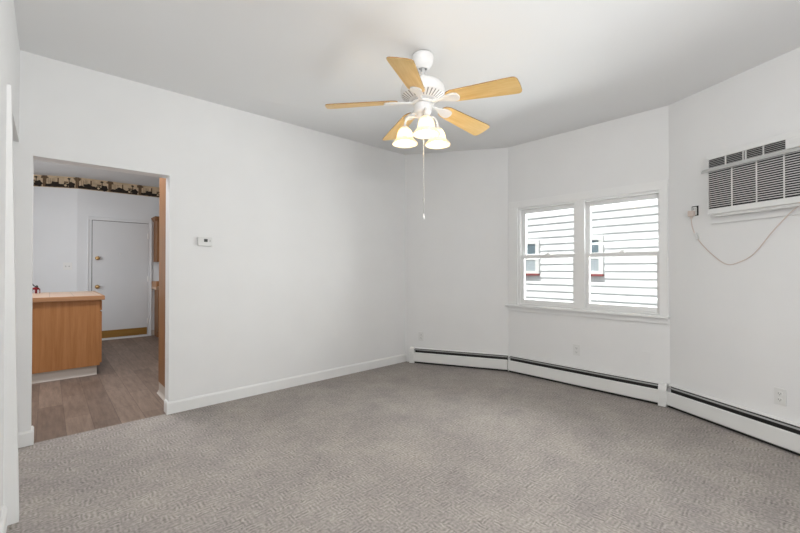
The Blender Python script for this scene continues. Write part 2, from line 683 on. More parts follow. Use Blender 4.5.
m = MB()
m.prism(base_profile(), 'x', 0.895, 3.665)
m.prism([(0.91, 0), (0.895, 0), (0.895, 0.088), (0.901, 0.10), (0.91, 0.102)], 'y', 0.0, 0.10)
struct(m.build('baseboard_north', M_trim))
m = MB()
m.prism(base_profile(), 'x', 0.0, 0.085)
m.prism([(0.07, 0), (0.085, 0), (0.085, 0.088), (0.079, 0.10), (0.07, 0.102)], 'y', 0.0, 0.10)
struct(m.build('baseboard_north_pier', M_trim))
m = MB()
m.prism([(0.0, 0), (0.015, 0), (0.015, 0.088), (0.006, 0.102), (0.0, 0.102)], 'y', YB, -1.10)
struct(m.build('baseboard_west', M_trim))

# left wall doorway: casing at the near jamb, closed white slab set back in the opening
m = MB()
v = [m.bm.verts.new(p) for p in [(0, -1.10, 0), (0.054, -1.10, 0), (0.052, -1.0, 0), (0, -1.0, 0),
                                  (0, -1.10, 2.11), (0.015, -1.10, 2.11), (0.013, -1.0, 2.11), (0, -1.0, 2.11)]]
for f in ((0, 1, 2, 3), (4, 5, 6, 7), (0, 1, 5, 4), (1, 2, 6, 5), (2, 3, 7, 6), (3, 0, 4, 7)):
    m.bm.faces.new([v[i] for i in f])
struct(m.build('trim_1', M_trim), 'white door casing on the near left wall')
m = MB()
m.box(-0.115, -0.08, -1.0, -0.005, 0.008, 2.10, bev=0.003)
d1 = struct(m.build('door_1', M_trim), 'white door set back in the left wall')
m = MB()
m.lathe([(0, 0.055), (0.018, 0.053), (0.027, 0.042), (0.025, 0.028), (0.011, 0.018), (0.011, 0.005), (0.028, 0.003), (0.028, 0)], 20, M_brass,
        matrix=Matrix.Translation((-0.08, -0.93, 0.95)) @ Matrix.Rotation(PI / 2, 4, 'Y'))
m.build('door_knob', M_brass, d1)

# ------------------------------------------------------------------ bay window (two double-hung units in one casing)
x0, x1, z0, z1 = WIN
m = MB()
cw = 0.117
m.box(x0 - cw, x0, -0.018, 0, z0, z1, bev=0.003)
m.box(XR, XR + 0.063, -0.018, 0, z0, z1, bev=0.003)
m.box(x0 - cw, XR + 0.063, -0.018, 0, z1, z1 + 0.080, bev=0.003)
m.box(0.789, 0.900, -0.012, 0.012, z0, z1, bev=0.003)
struct(m.build('trim_2', M_trim, None, at(C), RZ_CD), 'white casing and centre mullion round the double window')
m = MB()
m.box(x0 - cw - 0.03, XR + 0.075, -0.055, 0.012, z0 - 0.022, z0, bev=0.004)
struct(m.build('trim_3', M_trim, None, at(C), RZ_CD), 'white window stool under the double window')
m = MB()
m.box(x0 - cw + 0.03, XR + 0.063, -0.018, 0, z0 - 0.074, z0 - 0.022, bev=0.003)
struct(m.build('trim_4', M_wall, None, at(C), RZ_CD), 'painted apron under the window stool')


def frame(m, a, b, y0, y1, c, d, l, r, bt, tp, bev=0.003):
    m.box(a, a + l, y0, y1, c, d, bev=bev)
    m.box(b - r, b, y0, y1, c, d, bev=bev)
    m.box(a + l, b - r, y0, y1, c, c + bt, bev=bev)
    m.box(a + l, b - r, y0, y1, d - tp, d, bev=bev)


def dh_window(name, a, b, label, storm):
    m = MB()
    # jamb liner
    m.box(a, a + 0.022, 0.002, 0.10, z0, z1)
    m.box(b - 0.022, b, 0.002, 0.10, z0, z1)
    m.box(a + 0.022, b - 0.022, 0.002, 0.10, z1 - 0.02, z1)
    m.box(a + 0.022, b - 0.022, 0.002, 0.10, z0, z0 + 0.018)
    w = struct(m.build(name, M_vinyl, None, at(C), RZ_CD), label)
    a2, b2 = a + 0.022, b - 0.022
    zm = 1.375
    m = MB()
    frame(m, a2, b2, 0.055, 0.085, zm - 0.012, z1 - 0.02, 0.045, 0.045, 0.035, 0.050)
    us = m.build('upper_sash', M_vinyl, w)
    m = MB()
    m.box(a2 + 0.04, b2 - 0.04, 0.069, 0.072, zm + 0.02, z1 - 0.07)
    m.build('pane', M_glass, us)
    m = MB()
    frame(m, a2, b2, 0.015, 0.045, z0 + 0.018, zm + 0.016, 0.046, 0.046, 0.050, 0.042)
    ls = m.build('lower_sash', M_vinyl, w)
    m = MB()
    m.box(a2 + 0.04, b2 - 0.04, 0.029, 0.032, z0 + 0.06, zm - 0.02)
    m.build('pane', M_glass, ls)
    m = MB()
    cx = (a + b) / 2
    m.box(cx - 0.032, cx + 0.032, 0.018, 0.046, zm + 0.016, zm + 0.026, bev=0.003)
    m.tube([(cx - 0.01, 0.03, zm + 0.03), (cx + 0.015, 0.026, zm + 0.034), (cx + 0.04, 0.02, zm + 0.03)], 0.005)
    m.mats = []
    m.build('sash_lock', M_trim, ls)
    m = MB()
    frame(m, a2 + 0.004, b2 - 0.004, 0.088, 0.098, z0 + 0.018, z1 - 0.02, 0.010, 0.010, 0.02, 0.02)
    if storm:
        m.box(a2 + 0.02, b2 - 0.02, 0.088, 0.098, 1.482, 1.502)
        m.box(a2 + 0.02, b2 - 0.02, 0.088, 0.098, 0.935, 0.957)
    else:
        m.box(a2 + 0.02, b2 - 0.02, 0.088, 0.098, 1.385, 1.405)
    m.build('storm_frame', M_vinyl, w)


dh_window('window_1', x0, 0.838, 'left double-hung sash window of the pair', False)
dh_window('window_2', 0.866, x1, 'right double-hung sash window of the pair', True)

# unseen rear window, added as an opening for the rear fill light
m = MB()
frame(m, 0.5, 3.3, YB - 0.12, YB - 0.04, 0.65, 2.25, 0.05, 0.05, 0.05, 0.05)
m.box(1.87, 1.93, YB - 0.12, YB - 0.04, 0.65, 2.25)
struct(m.build('window_added_rear', M_vinyl), 'made-up wide white window behind the viewer, added for the fill light')

# ------------------------------------------------------------------ outside: ground and the neighbouring house
m = MB()
m.box(4.6, 14, -14, 10, -0.75, -0.6)
struct(m.build('ground', M_ground))
NX = C.x + 2.6
nh = thing('house', 'white clapboard house next door seen through the double window', 'house', (NX, -1.2, -0.6))
m = MB()
zt = 2.182 + 0.6
e = 0.1222
k0 = -int((4.4 - zt) / e) - 1
zz = zt - e * int(zt / e)
zz -= e
while zz < 5.2:
    m.prism([(0.0, zz), (-0.034, zz), (-0.006, zz + e + 0.004), (0.0, zz + e + 0.004)], 'y', -6.5, 6.5)
    zz += e
m.box(0.0, 0.2, -6.5, 6.5, 0, 5.3)
m.build('siding', M_siding, nh)


def nwin(yr, w, zb, zt_):
    """sash window of the neighbour whose right side (as seen from the room) lies at world y = yr"""
    yl = yr + w
    off = 1.2
    m = MB()
    a, b = yr + off, yl + off
    zb += 0.6
    zt_ += 0.6
    for (p, r_, s, t) in ((a - 0.07, a, zb - 0.05, zt_ + 0.07), (b, b + 0.07, zb - 0.05, zt_ + 0.07), (a, b, zt_, zt_ + 0.07), (a, b, zb - 0.05, zb)):
        m.box(-0.07, 0.0, p, r_, s, t)
    m.box(-0.06, 0.0, a, b, zb + 0.20, zb + 0.235)
    f = m.build('window', M_trim, nh)
    m = MB()
    m.box(-0.048, -0.043, a, b, zb + 0.235, zt_)
    m.build('pane', M_nglass, f)
    m = MB()
    m.box(-0.048, -0.043, a, b, zb, zb + 0.2)
    m.build('pane', M_curtain, f)
    m = MB()
    m.box(-0.10, 0.0, a - 0.07, b + 0.07, zb - 0.085, zb - 0.05)
    m.build('window_sill', M_brickred, f)


nwin(-0.20, 0.40, 1.20, 1.70)
nwin(-1.305, 0.30, 1.20, 1.71)

# ------------------------------------------------------------------ baseboard heaters along the bay
def heater(name, label, P, rz, a, b, cap_l=0.0, cap_r=0.0):
    t = thing(name, label, 'heater', (*(P + Vector((math.cos(rz), math.sin(rz))) * a), 0), rz, 'baseboard heaters round the bay')
    L = b - a
    p0, p1 = cap_l, L - cap_r
    m = MB()
    m.prism([(-0.002, 0.015), (-0.010, 0.015), (-0.010, 0.185), (-0.002, 0.185)], 'x', p0, p1)
    m.build('back_plate', M_dark, t)  # dark colour put in for the shade behind the slots
    m = MB()
    m.prism([(-0.001, 0.188), (-0.001, 0.199), (-0.022, 0.199), (-0.036, 0.194), (-0.036, 0.190)], 'x', p0, p1)
    m.build('hood', M_heater, t)
    m = MB()
    m.prism([(-0.046, 0.184), (-0.049, 0.185), (-0.056, 0.174), (-0.053, 0.173)], 'x', p0 + 0.002, p1 - 0.002)
    m.build('damper', M_damper, t)
    m = MB()
    m.prism([(-0.056, 0.145), (-0.062, 0.144), (-0.066, 0.138), (-0.066, 0.034), (-0.062, 0.026), (-0.058, 0.026), (-0.062, 0.036), (-0.062, 0.136), (-0.060, 0.140), (-0.056, 0.141)], 'x', p0, p1)
    m.build('front_panel', M_heater, t)
    m = MB()
    m.box(p0, p1, -0.048, -0.012, 0.05, 0.125)
    m.box(p0, p1, -0.040, -0.012, 0.002, 0.045)
    m.build('heating_element', M_dark, t)
    for (u, w) in ((0.0, cap_l), (L - cap_r, L)):
        if w - u < 0.01:
            continue
        m = MB()
        m.prism([(0, 0.004), (-0.070, 0.004), (-0.071, 0.150), (-0.058, 0.188), (-0.040, 0.201), (0, 0.201)], 'x', u, w)
        m.box(u - 0.0005, w + 0.0005, -0.0725, -0.060, 0.140, 0.143)
        bmesh.ops.bevel(m.bm, geom=[e_ for e_ in m.bm.edges if len(e_.link_faces) == 2 and e_.calc_face_angle(0) > 1.2 and e_.calc_length() > 0.03], offset=0.002, segments=2, affect='EDGES')
        m.build('end_cap', M_heater, t)
    return t


heater('baseboard_heater', 'shortest white baseboard heater, on the angled wall left of the window', B, RZ_BC, 0.085, LBC - 0.006, cap_l=0.06)
heater('baseboard_heater', 'long white baseboard heater on the wall beneath the window', C, RZ_CD, 0.030, 1.618, cap_r=0.062)
heater('baseboard_heater', 'white baseboard heater on the right wall below the air conditioner', D, RZ_DE, 0.014, 1.30, cap_r=0.05)

# ------------------------------------------------------------------ outlets and plates
def outlet(P, rz, s, z, label):
    d = Vector((math.cos(rz), math.sin(rz)))
    t = thing('wall_outlet', label, 'outlet', (*(P + d * s), z), rz, 'duplex outlets along the bay walls')
    m = MB()
    m.box(-0.036, 0.036, -0.006, 0, -0.057, 0.057, bev=0.003)
    m.build('cover_plate', M_plate, t)
    for dz in (0.021, -0.021):
        m = MB()
        m.prism([(0.017 * math.cos(a_), dz + max(-0.0135, min(0.0135, 0.0175 * math.sin(a_)))) for a_ in [2 * PI * k / 24 for k in range(24)]], 'y', -0.0085, -0.004, M_plate)
        m.box(-0.0085, -0.0055, -0.0092, -0.008, dz - 0.004, dz + 0.006, M_slot)
        m.box(0.0055, 0.0085, -0.0092, -0.008, dz - 0.004, dz + 0.006, M_slot)
        m.box(-0.002, 0.003, -0.0092, -0.008, dz - 0.011, dz - 0.006, M_slot)
        m.build('socket', M_plate, t)
    return t


outlet(B, RZ_BC, 0.225, 0.348, 'white outlet above the left end of the shortest heater')
outlet(C, RZ_CD, 0.812, 0.377, 'white outlet on the wall centred below the window')
outlet(D, RZ_DE, 0.813, 0.347, 'white outlet low on the right wall below the air conditioner')
t = thing('blank_plate', 'blank white cover plate below the right end of the window', 'wall plate', (*(C + Vector((0, -1)) * 1.45), 0.405), RZ_CD)
m = MB()
m.box(-0.036, 0.036, -0.005, 0, -0.055, 0.055, bev=0.003)
m.build('plate', M_wall, t)
for dz in (0.03, -0.03):
    m = MB()
    m.ball((0, -0.005, dz), 0.003, None, 1, (1, 0.4, 1))
    m.mats = []
    m.build('screw', M_plate, t)

# open outlet box for the air conditioner
t = thing('outlet_receptacle', 'dark uncovered wall outlet left of the air conditioner', 'outlet', (*(D + q * 0.232), 1.712), RZ_DE)
m = MB()
m.box(-0.026, 0.030, -0.004, 0, -0.040, 0.042, M_black, bev=0.002)
m.build('box', M_black, t)
m = MB()
m.box(-0.017, 0.019, -0.010, -0.003, -0.034, 0.034, M_plate, bev=0.004)
m.box(-0.009, -0.004, -0.0108, -0.009, 0.012, 0.024, M_black)
m.box(0.006, 0.010, -0.0108, -0.009, 0.012, 0.022, M_black)
m.build('socket', M_plate, t)

# ------------------------------------------------------------------ through-wall air conditioner
m = MB()
m.box(0.368, 1.16, -0.018, 0, 1.586, 2.146, bev=0.002)
struct(m.build('trim_5', M_wall, None, at(D), RZ_DE), 'painted mounting board behind the air conditioner')
ac = thing('air_conditioner', 'white wall-mounted air conditioner with louvred grille', 'air conditioner', (*(D + q * 0.396), 1.652), RZ_DE)
AL = 0.70
m = MB()
m.box(0, AL, -0.078, -0.018, 0.0, 0.470, bev=0.008)
m.box(0.006, AL - 0.006, -0.090, -0.07, 0.002, 0.046, bev=0.006)      # plain lower band
m.box(0.0, 0.010, -0.092, -0.07, 0.046, 0.345)
m.box(AL - 0.014, AL, -0.092, -0.07, 0.046, 0.345)
m.box(0.510, AL, -0.0915, -0.07, 0.366, 0.4325)               # control side
m.box(0.0, AL, -0.092, -0.07, 0.432, 0.470, bev=0.006)
m.box(0.0, 0.012, -0.092, -0.07, 0.36, 0.44)
m.box(0.0, 0.51, -0.092, -0.07, 0.355, 0.366)
m.build('housing', M_ac, ac)
m = MB()
m.prism([(-0.078, 0.346), (-0.116, 0.331), (-0.121, 0.332), (-0.121, 0.342), (-0.102, 0.360), (-0.078, 0.366)], 'x', -0.022, AL + 0.012)
m.build('deflector_lip', M_aclip, ac)
# lower intake grille
m = MB()
nS = 18
for k in range(nS):
    z = 0.052 + k * (0.288 / nS)
    m.box(0.008, AL - 0.01, -0.0935, -0.0865, z + 0.006, z + 0.0105, M_ac)
for k in range(1, 5):
    x = 0.022 + k * 0.1595
    m.box(x - 0.0018, x + 0.0018, -0.0955, -0.0845, 0.044, 0.345, M_ac)
g = m.build('intake_grille', M_ac, ac)
m = MB()
m.box(0.009, AL - 0.012, -0.0815, -0.0785, 0.046, 0.343)
m.build('air_filter', M_acdark, ac)
# upper outlet grille
m = MB()
for k in range(5):
    z = 0.370 + k * 0.0125
    m.box(0.012, 0.507, -0.091, -0.086, z, z + 0.0028, M_aclip)
for x in (0.138, 0.257, 0.274, 0.383):
    m.box(x - 0.002, x + 0.002, -0.0935, -0.082, 0.366, 0.432, M_ac)
m.build('outlet_grille', M_aclip, ac)
m = MB()
m.box(0.010, 0.508, -0.081, -0.0785, 0.364, 0.434)
m.build('outlet_recess_shade', M_black, ac)  # flat black sheet painted in as the shade of the recess
m = MB()
m.box(0.53, 0.66, -0.0935, -0.0915, 0.395, 0.420, bev=0.001)
for k in range(3):
    m.box(0.575 + k * 0.026, 0.590 + k * 0.026, -0.0955, -0.093, 0.401, 0.412, bev=0.001)
m.build('control_panel', M_plate, ac)
m = MB()
m.box(0.03, AL - 0.02, -0.070, -0.018, -0.018, 0.004, bev=0.003)
m.build('base_pan', M_ac, ac)
# cord, drawn in the wall frame relative to the unit
def wp(s, z, o):
    return (s - 0.396, -o, z - 1.652)


cord = spline([wp(0.219, 1.668, 0.026), wp(0.221, 1.60, 0.022), wp(0.231, 1.545, 0.015), wp(0.268, 1.465, 0.010), wp(0.36, 1.358, 0.010), wp(0.475, 1.265, 0.010),
               wp(0.57, 1.277, 0.012), wp(0.675, 1.340, 0.018), wp(0.795, 1.488, 0.030), wp(0.905, 1.602, 0.045), wp(0.97, 1.645, 0.055), wp(1.03, 1.662, 0.06)], 10)
m = MB()
m.tube(cord, 0.0036, None, 8)
m.mats = []
pc = m.build('power_cord', M_beige, ac)
m = MB()
m.box(wp(0.198, 0, 0)[0], wp(0.243, 0, 0)[0], -0.042, -0.0115, 1.668 - 1.652, 1.715 - 1.652, bev=0.006, seg=3)
m.box(wp(0.212, 0, 0)[0], wp(0.228, 0, 0)[0], -0.034, -0.018, 1.650 - 1.652, 1.672 - 1.652, bev=0.005)
m.build('plug', M_beige, pc)
m = MB()
p = Vector(wp(0.250, 1.500, 0.012))
m.box(p.x - 0.013, p.x + 0.013, p.y - 0.006, p.y + 0.008, p.z - 0.03, p.z + 0.03, bev=0.004, rot=Matrix.Rotation(R(-24), 3, 'Y'))
m.build('cord_clip', M_plate, pc)

# ------------------------------------------------------------------ thermostat
t = thing('thermostat', 'small white thermostat on the wall right of the doorway', 'thermostat', (1.187, 0, 1.473))
m = MB()
m.box(-0.060, 0.060, -0.024, 0, -0.040, 0.040, bev=0.005)
m.build('body', M_plate, t)
m = MB()
m.box(-0.012, 0.018, -0.0255, -0.023, -0.004, 0.022, bev=0.001)
m.build('display', M_lcd, t)
m = MB()
m.box(0.034, 0.042, -0.0265, -0.023, -0.002, 0.014, bev=0.001)
m.build('button', M_aclip, t)

# ------------------------------------------------------------------ ceiling fan
FX, FY = 2.063, -1.874
fan = thing('ceiling_fan', 'white ceiling fan with five maple blades and three lit glass shades', 'ceiling fan', (FX, FY, 0))
m = MB()
m.lathe([(0, 2.712), (0.066, 2.712), (0.072, 2.706), (0.074, 2.690), (0.073, 2.672), (0.070, 2.668), (0.070, 2.660), (0.064, 2.645), (0.050, 2.625), (0.034, 2.614), (0.028, 2.612), (0.028, 2.618), (0, 2.618)], 48, M_fan)
m.build('canopy', M_fan, fan)
m = MB()
m.lathe([(0, 2.64), (0.0125, 2.64), (0.0125, 2.55), (0.020, 2.545), (0.024, 2.535), (0.024, 2.52), (0, 2.52)], 24, M_fan)
for s_ in (-1, 1):
    m.ball((0.021 * s_ * 0.7, -0.021 * s_ * 0.7, 2.616), 0.006, M_fanline, 1)
m.build('downrod', M_fan, fan)
m = MB()
m.lathe([(0.0, 2.530), (0.050, 2.529), (0.098, 2.522), (0.132, 2.506), (0.149, 2.482), (0.154, 2.456), (0.154, 2.436), (0.152, 2.428), (0.146, 2.423), (0.098, 2.396), (0.082, 2.392), (0.0, 2.392)], 96, M_fan, dark=(8, M_fanline, 3))
m.build('motor_housing', M_fan, fan)
m = MB()
m.lathe([(0, 2.392), (0.074, 2.392), (0.078, 2.388), (0.078, 2.372), (0.072, 2.368), (0, 2.368)], 48, M_fan)
m.lathe([(0.0785, 2.3835), (0.0795, 2.3835), (0.0795, 2.3805), (0.0785, 2.3805)], 48, M_fanline)
m.build('flywheel', M_fan, fan)
m = MB()
m.lathe([(0, 2.368), (0.056, 2.368), (0.059, 2.362), (0.059, 2.318), (0.055, 2.306), (0.046, 2.298), (0.040, 2.296), (0.040, 2.276), (0.030, 2.262), (0.012, 2.256), (0.010, 2.246), (0, 2.242)], 48, M_fan)
m.build('switch_housing', M_fan, fan)


def blade_outline():
    pts = []
    r0, r1 = 0.175, 0.673
    N = 14

    def hw(r):
        t = (r - r0) / (r1 - r0)
        return 0.056 + 0.022 * min(1, t * 1.15)
    # root corner rounding
    pts.append((r0, 0.0))
    pts += [(r0 + 0.004, 0.028), (r0 + 0.018, 0.046)]
    for k in range(N):
        r = r0 + 0.05 + (r1 - 0.036 - r0 - 0.05) * k / (N - 1)
        pts.append((r, hw(r)))
    w = hw(r1)
    for k in range(1, 8):
        a_ = PI / 2 * k / 8
        pts.append((r1 - 0.036 + 0.030 * math.sin(a_), w - 0.034 + 0.034 * math.cos(a_)))
    pts.append((r1 - 0.004, 0.012))
    top = pts[1:]
    return pts + [(x, -y) for x, y in reversed(top)]


OUT = blade_outline()
PITCH = R(-13)


def blade_z(r):
    return 2.377 - (r - 0.17) * 0.090


for k in range(5):
    ang = R(-3 + 72 * k)
    m = MB()
    n = len(OUT)
    th = 0.006
    vb = [m.bm.verts.new((x, y * math.cos(PITCH), blade_z(x) + y * math.sin(PITCH))) for x, y in OUT]
    vt = [m.bm.verts.new((x, y * math.cos(PITCH), blade_z(x) + y * math.sin(PITCH) + th)) for x, y in OUT]
    m.mi(M_blade)
    e_ = m.mi(M_bedge)
    # bottom and top as strips so the grain and droop stay smooth
    h = (n + 1) // 2
    for V in (vb, vt):
        for i in range(1, h - 1):
            j = n - i
            m.bm.faces.new((V[i], V[i + 1], V[(n - i - 1) % n], V[j % n])) if (i + 1) != (n - i - 1) else m.bm.faces.new((V[i], V[i + 1], V[j % n]))
        m.bm.faces.new((V[0], V[1], V[n - 1]))
    for i in range(n):
        f = m.bm.faces.new((vb[i], vb[(i + 1) % n], vt[(i + 1) % n], vt[i]))
        f.material_index = e_
    b = m.build('blade', M_blade, fan)
    b.rotation_euler = (0, 0, ang)
    # blade iron: arm plus leaf-shaped plate under the blade
    m = MB()
    prof = [(0.066, 0.015), (0.10, 0.011), (0.140, 0.011), (0.175, 0.022), (0.205, 0.034), (0.240, 0.038), (0.262, 0.030), (0.272, 0.012)]
    o2 = prof + [(x, -y) for x, y in reversed(prof)]
    nb_ = len(o2)

    def iz(x, y):
        t_ = min(1, max(0, (x - 0.10) / 0.06))
        base = 2.374 * (1 - t_) + (blade_z(x) - 0.006) * t_
        return base + t_ * y * math.sin(PITCH)
    va = [m.bm.verts.new((x, y, iz(x, y) - 0.006)) for x, y in o2]
    vc = [m.bm.verts.new((x, y, iz(x, y) + 0.005)) for x, y in o2]
    hh = len(prof)
    for V in (va, vc):
        for i in range(hh - 1):
            m.bm.faces.new((V[i], V[i + 1], V[nb_ - 2 - i], V[nb_ - 1 - i]))
    for i in range(nb_):
        m.bm.faces.new((va[i], va[(i + 1) % nb_], vc[(i + 1) % nb_], vc[i]))
    m.build('blade_iron', M_fan, b)

# light kit
for k, ang in enumerate((113, -7, -127)):
    a_ = R(ang)
    ca, sa = math.cos(a_), math.sin(a_)

    def P3(r, z):
        return (r * ca, r * sa, z)
    m = MB()
    m.tube(spline([P3(0.036, 2.285), P3(0.060, 2.292), P3(0.092, 2.300), P3(0.120, 2.288), P3(0.134, 2.262), P3(0.136, 2.236)], 8), 0.0075, None, 12)
    m.mats = []
    m.build('light_arm', M_fan, fan)
    m = MB()
    bell = [(0.030, 2.226), (0.038, 2.216), (0.047, 2.201), (0.053, 2.184), (0.056, 2.168), (0.057, 2.158), (0.061, 2.148), (0.071, 2.137), (0.082, 2.127), (0.089, 2.118), (0.091, 2.111)]
    inner = [(r - 0.003, z - 0.001) for r, z in reversed(bell)]
    cx, cy, _ = P3(0.136, 0)
    m.lathe(bell + inner, 40, M_shade, (cx, cy, 0))
    sh = m.build('lamp_shade', M_shade, fan)
    m = MB()
    m.lathe([(0, 2.240), (0.015, 2.240), (0.024, 2.232), (0.030, 2.220), (0.034, 2.218), (0.034, 2.213), (0.022, 2.213), (0.020, 2.195), (0, 2.193)], 28, M_fan, (cx, cy, 0))
    m.build('lamp_socket', M_fan, sh)
    m = MB()
    m.lathe([(0, 2.196), (0.012, 2.194), (0.016, 2.184), (0.026, 2.166), (0.029, 2.150), (0.025, 2.134), (0.012, 2.126), (0, 2.124)], 24, M_bulb, (cx, cy, 0))
    m.build('bulb', M_bulb, sh)

m = MB()
ch_top, ch_bot = 2.30, 1.60
px_, py_ = -0.035, -0.040
n = 64
m.tube([(px_, py_, 2.318), (px_, py_, ch_bot)], 0.0018, None, 6)
for i in range(n):
    m.ball((px_, py_, ch_top - (ch_top - ch_bot) * i / (n - 1)), 0.0040, None, 1)
m.ball((px_, py_, 1.70), 0.007, None, 1, (1, 1, 1.4))
m.mats = []
pchain = m.build('pull_chain', M_chain, fan)
m = MB()
m.lathe([(0, 1.602), (0.004, 1.600), (0.006, 1.592), (0.008, 1.578), (0.007, 1.566), (0, 1.563)], 16, M_trim, (px_, py_, 0))
m.build('pull_knob', M_trim, pchain)

# ------------------------------------------------------------------ kitchen: peninsula
pen = thing('base_cabinet', 'oak laminate kitchen peninsula cabinet inside the doorway', 'cabinet', (0, 1.97, 0))
m = MB()
m.box(-0.60, 0.605, 0.0, 1.25, 0.105, 0.868, bev=0.002)
m.build('carcass', M_oak, pen)
m = MB()
m.box(-0.60, 0.575, -0.004 + 0.02, 1.25, 0.0, 0.105)
m.prism([(0.02, 0), (-0.006, 0), (0.008, 0.012), (0.012, 0.03), (0.012, 0.104), (0.02, 0.104)], 'x', -0.60, 0.580)
m.build('toe_kick', M_cove, pen)
m = MB()
m.box(0.605, 0.626, 0.02, 0.46, 0.745, 0.862, bev=0.003)
dr = m.build('drawer', M_oak, pen)
m = MB()
m.box(0.605, 0.626, 0.02, 0.46, 0.13, 0.728, bev=0.003)
dr = m.build('door', M_oak, pen)
ct = thing('countertop', 'tan tiled countertop with oak edge on the peninsula', 'countertop', (0, 1.97, 0.872))
m = MB()
m.box(-0.60, 0.625, -0.015, 1.28, -0.004, 0.046)
m.build('tile_surface', M_tile, ct)
m = MB()
m.box(-0.60, 0.648, -0.038, -0.015, -0.004, 0.0475, bev=0.007, seg=3)
m.box(0.625, 0.648, -0.03, 1.30, -0.004, 0.0475, bev=0.007, seg=3)
m.build('edge_trim', M_oakedge, ct)

# small red figurine at the far left of the counter
m = MB()
m.tube(spline([(-0.045, 0, 0.058), (-0.02, 0, 0.062), (0.008, 0, 0.062), (0.03, 0, 0.056)], 4), [0.008, 0.010, 0.012, 0.014, 0.016, 0.017, 0.017, 0.017, 0.016, 0.015, 0.013, 0.011, 0.008], M_redfig, 12)
m.tube([(0.0, 0, 0.06), (-0.002, 0, 0.03), (-0.002, 0, 0.0)], [0.014, 0.011, 0.012], M_redfig, 10)
m.tube([(0.030, 0.004, 0.056), (0.034, 0.004, 0.03), (0.033, 0.004, 0.0)], [0.007, 0.004, 0.005], M_redfig, 8)
m.tube([(-0.035, -0.004, 0.056), (-0.038, -0.004, 0.03), (-0.037, -0.004, 0.0)], [0.007, 0.004, 0.005], M_redfig, 8)
m.ball((0.004, 0, 0.086), 0.016, M_black, 2, (0.8, 0.8, 1.1))
m.tube([(-0.005, 0, 0.085), (-0.028, 0, 0.105), (-0.036, 0, 0.122)], [0.006, 0.007, 0.004], M_black, 8)
fg = m.build('figurine', M_redfig, None, (0.046, 3.05, 0.918))
tag(fg, 'small dark red figurine with black top on the peninsula countertop', 'figurine')

# tall cabinet just inside the doorway
tall = thing('tall_cabinet', 'tall oak cabinet whose end panel shows at the right jamb of the doorway', 'cabinet', (0.957, 0.142, 0))
m = MB()
m.box(0.0, 0.92, 0.0, 0.520, 0.125, 2.35, bev=0.002)
m.build('carcass', M_oak2, tall)
m = MB()
m.box(0.022, 0.90, 0.0, 0.51, 0.0, 0.125)
m.prism([(0.022, 0), (-0.006, 0), (0.006, 0.012), (0.014, 0.03), (0.014, 0.124), (0.022, 0.124)], 'y', 0.0, 0.575)
m.build('toe_kick', M_cove, tall)
for k in range(2):
    m = MB()
    m.box(0.01 + k * 0.455, 0.455 + k * 0.455, 0.520, 0.538, 0.14, 2.33, bev=0.004)
    m.build('door', M_oak2, tall)

# cabinets on the far kitchen wall, right of the door
up = thing('wall_cabinet', 'oak wall cabinet with crown moulding right of the kitchen door', 'cabinet', (1.605, 4.34, 1.365))
m = MB()
m.box(0.0, 0.70, 0.0, 0.32, 0.0, 0.80, bev=0.002)
m.build('carcass', M_oak2, up)
m = MB()
m.prism([(-0.018, 0.80), (-0.004, 0.80), (-0.004, 0.74), (-0.014, 0.75), (-0.048, 0.802), (-0.048, 0.815), (-0.018, 0.815)], 'x', -0.035, 0.72)
m.prism([(0.0, 0.80), (0.0, 0.74), (-0.010, 0.75), (-0.040, 0.802), (-0.040, 0.815), (0.0, 0.815)], 'y', -0.048, 0.32)
m.build('crown_moulding', M_oak2, up)
for k in range(2):
    m = MB()
    m.box(0.01 + k * 0.345, 0.345 + k * 0.345, -0.018, 0.0, 0.012, 0.735, bev=0.004)
    m.build('door', M_oak2, up)
bc = thing('base_cabinet', 'narrow sliver of oak base cabinet at the far end of the kitchen', 'cabinet', (1.62, 4.30, 0))
m = MB()
m.box(0.0, 0.9, 0.0, 0.34, 0.10, 0.862, bev=0.002)
m.box(0.0, 0.9, 0.06, 0.34, 0.0, 0.10)
m.build('carcass', M_oak2, bc)
m = MB()
m.box(0.01, 0.44, -0.018, 0.0, 0.12, 0.85, bev=0.004)
m.build('door', M_oak2, bc)
ct2 = thing('countertop', 'short countertop with backsplash at the far end of the kitchen', 'countertop', (1.58, 4.27, 0.862))
m = MB()
m.box(0.0, 0.94, 0.0, 0.39, 0.0, 0.045, bev=0.004)
m.build('slab', M_tile, ct2)
m = MB()
m.box(0.0, 0.94, 0.365, 0.39, 0.045, 0.145, bev=0.003)
m.box(0.0, 0.022, 0.0, 0.37, 0.045, 0.145, bev=0.003)
m.build('backsplash', M_oakedge, ct2)

# far kitchen door with casing
m = MB()
dl, dr_, dz_ = 0.712, 1.517, 2.072
m.box(dl, dr_, KY - 0.012, KY - 0.001, 0.012, dz_ - 0.006, bev=0.002)
kd = struct(m.build('door_2', M_kdoor), 'grey-white slab door at the back of the kitchen')
m = MB()
m.box(dl + 0.02, dr_ - 0.01, KY - 0.017, KY - 0.012, 0.035, 0.165, bev=0.001)
m.build('kick_plate', M_kick, kd)
for z, nm in ((1.42, 'deadbolt'), (0.928, 'door_knob')):
    m = MB()
    m.lathe([(0, 0.062), (0.018, 0.060), (0.029, 0.048), (0.029, 0.036), (0.014, 0.022), (0.013, 0.006), (0.034, 0.004), (0.034, 0)], 24, M_brass,
            matrix=Matrix.Translation((0.782, KY - 0.012, z)) @ Matrix.Rotation(PI / 2, 4, 'X'))
    m.build(nm, M_brass, kd)
m = MB()
m.lathe([(0, 0.006), (0.010, 0.006), (0.014, 0)], 16, M_plate, matrix=Matrix.Translation((1.10, KY - 0.012, 1.505)) @ Matrix.Rotation(PI / 2, 4, 'X'))
m.build('peephole', M_plate, kd)
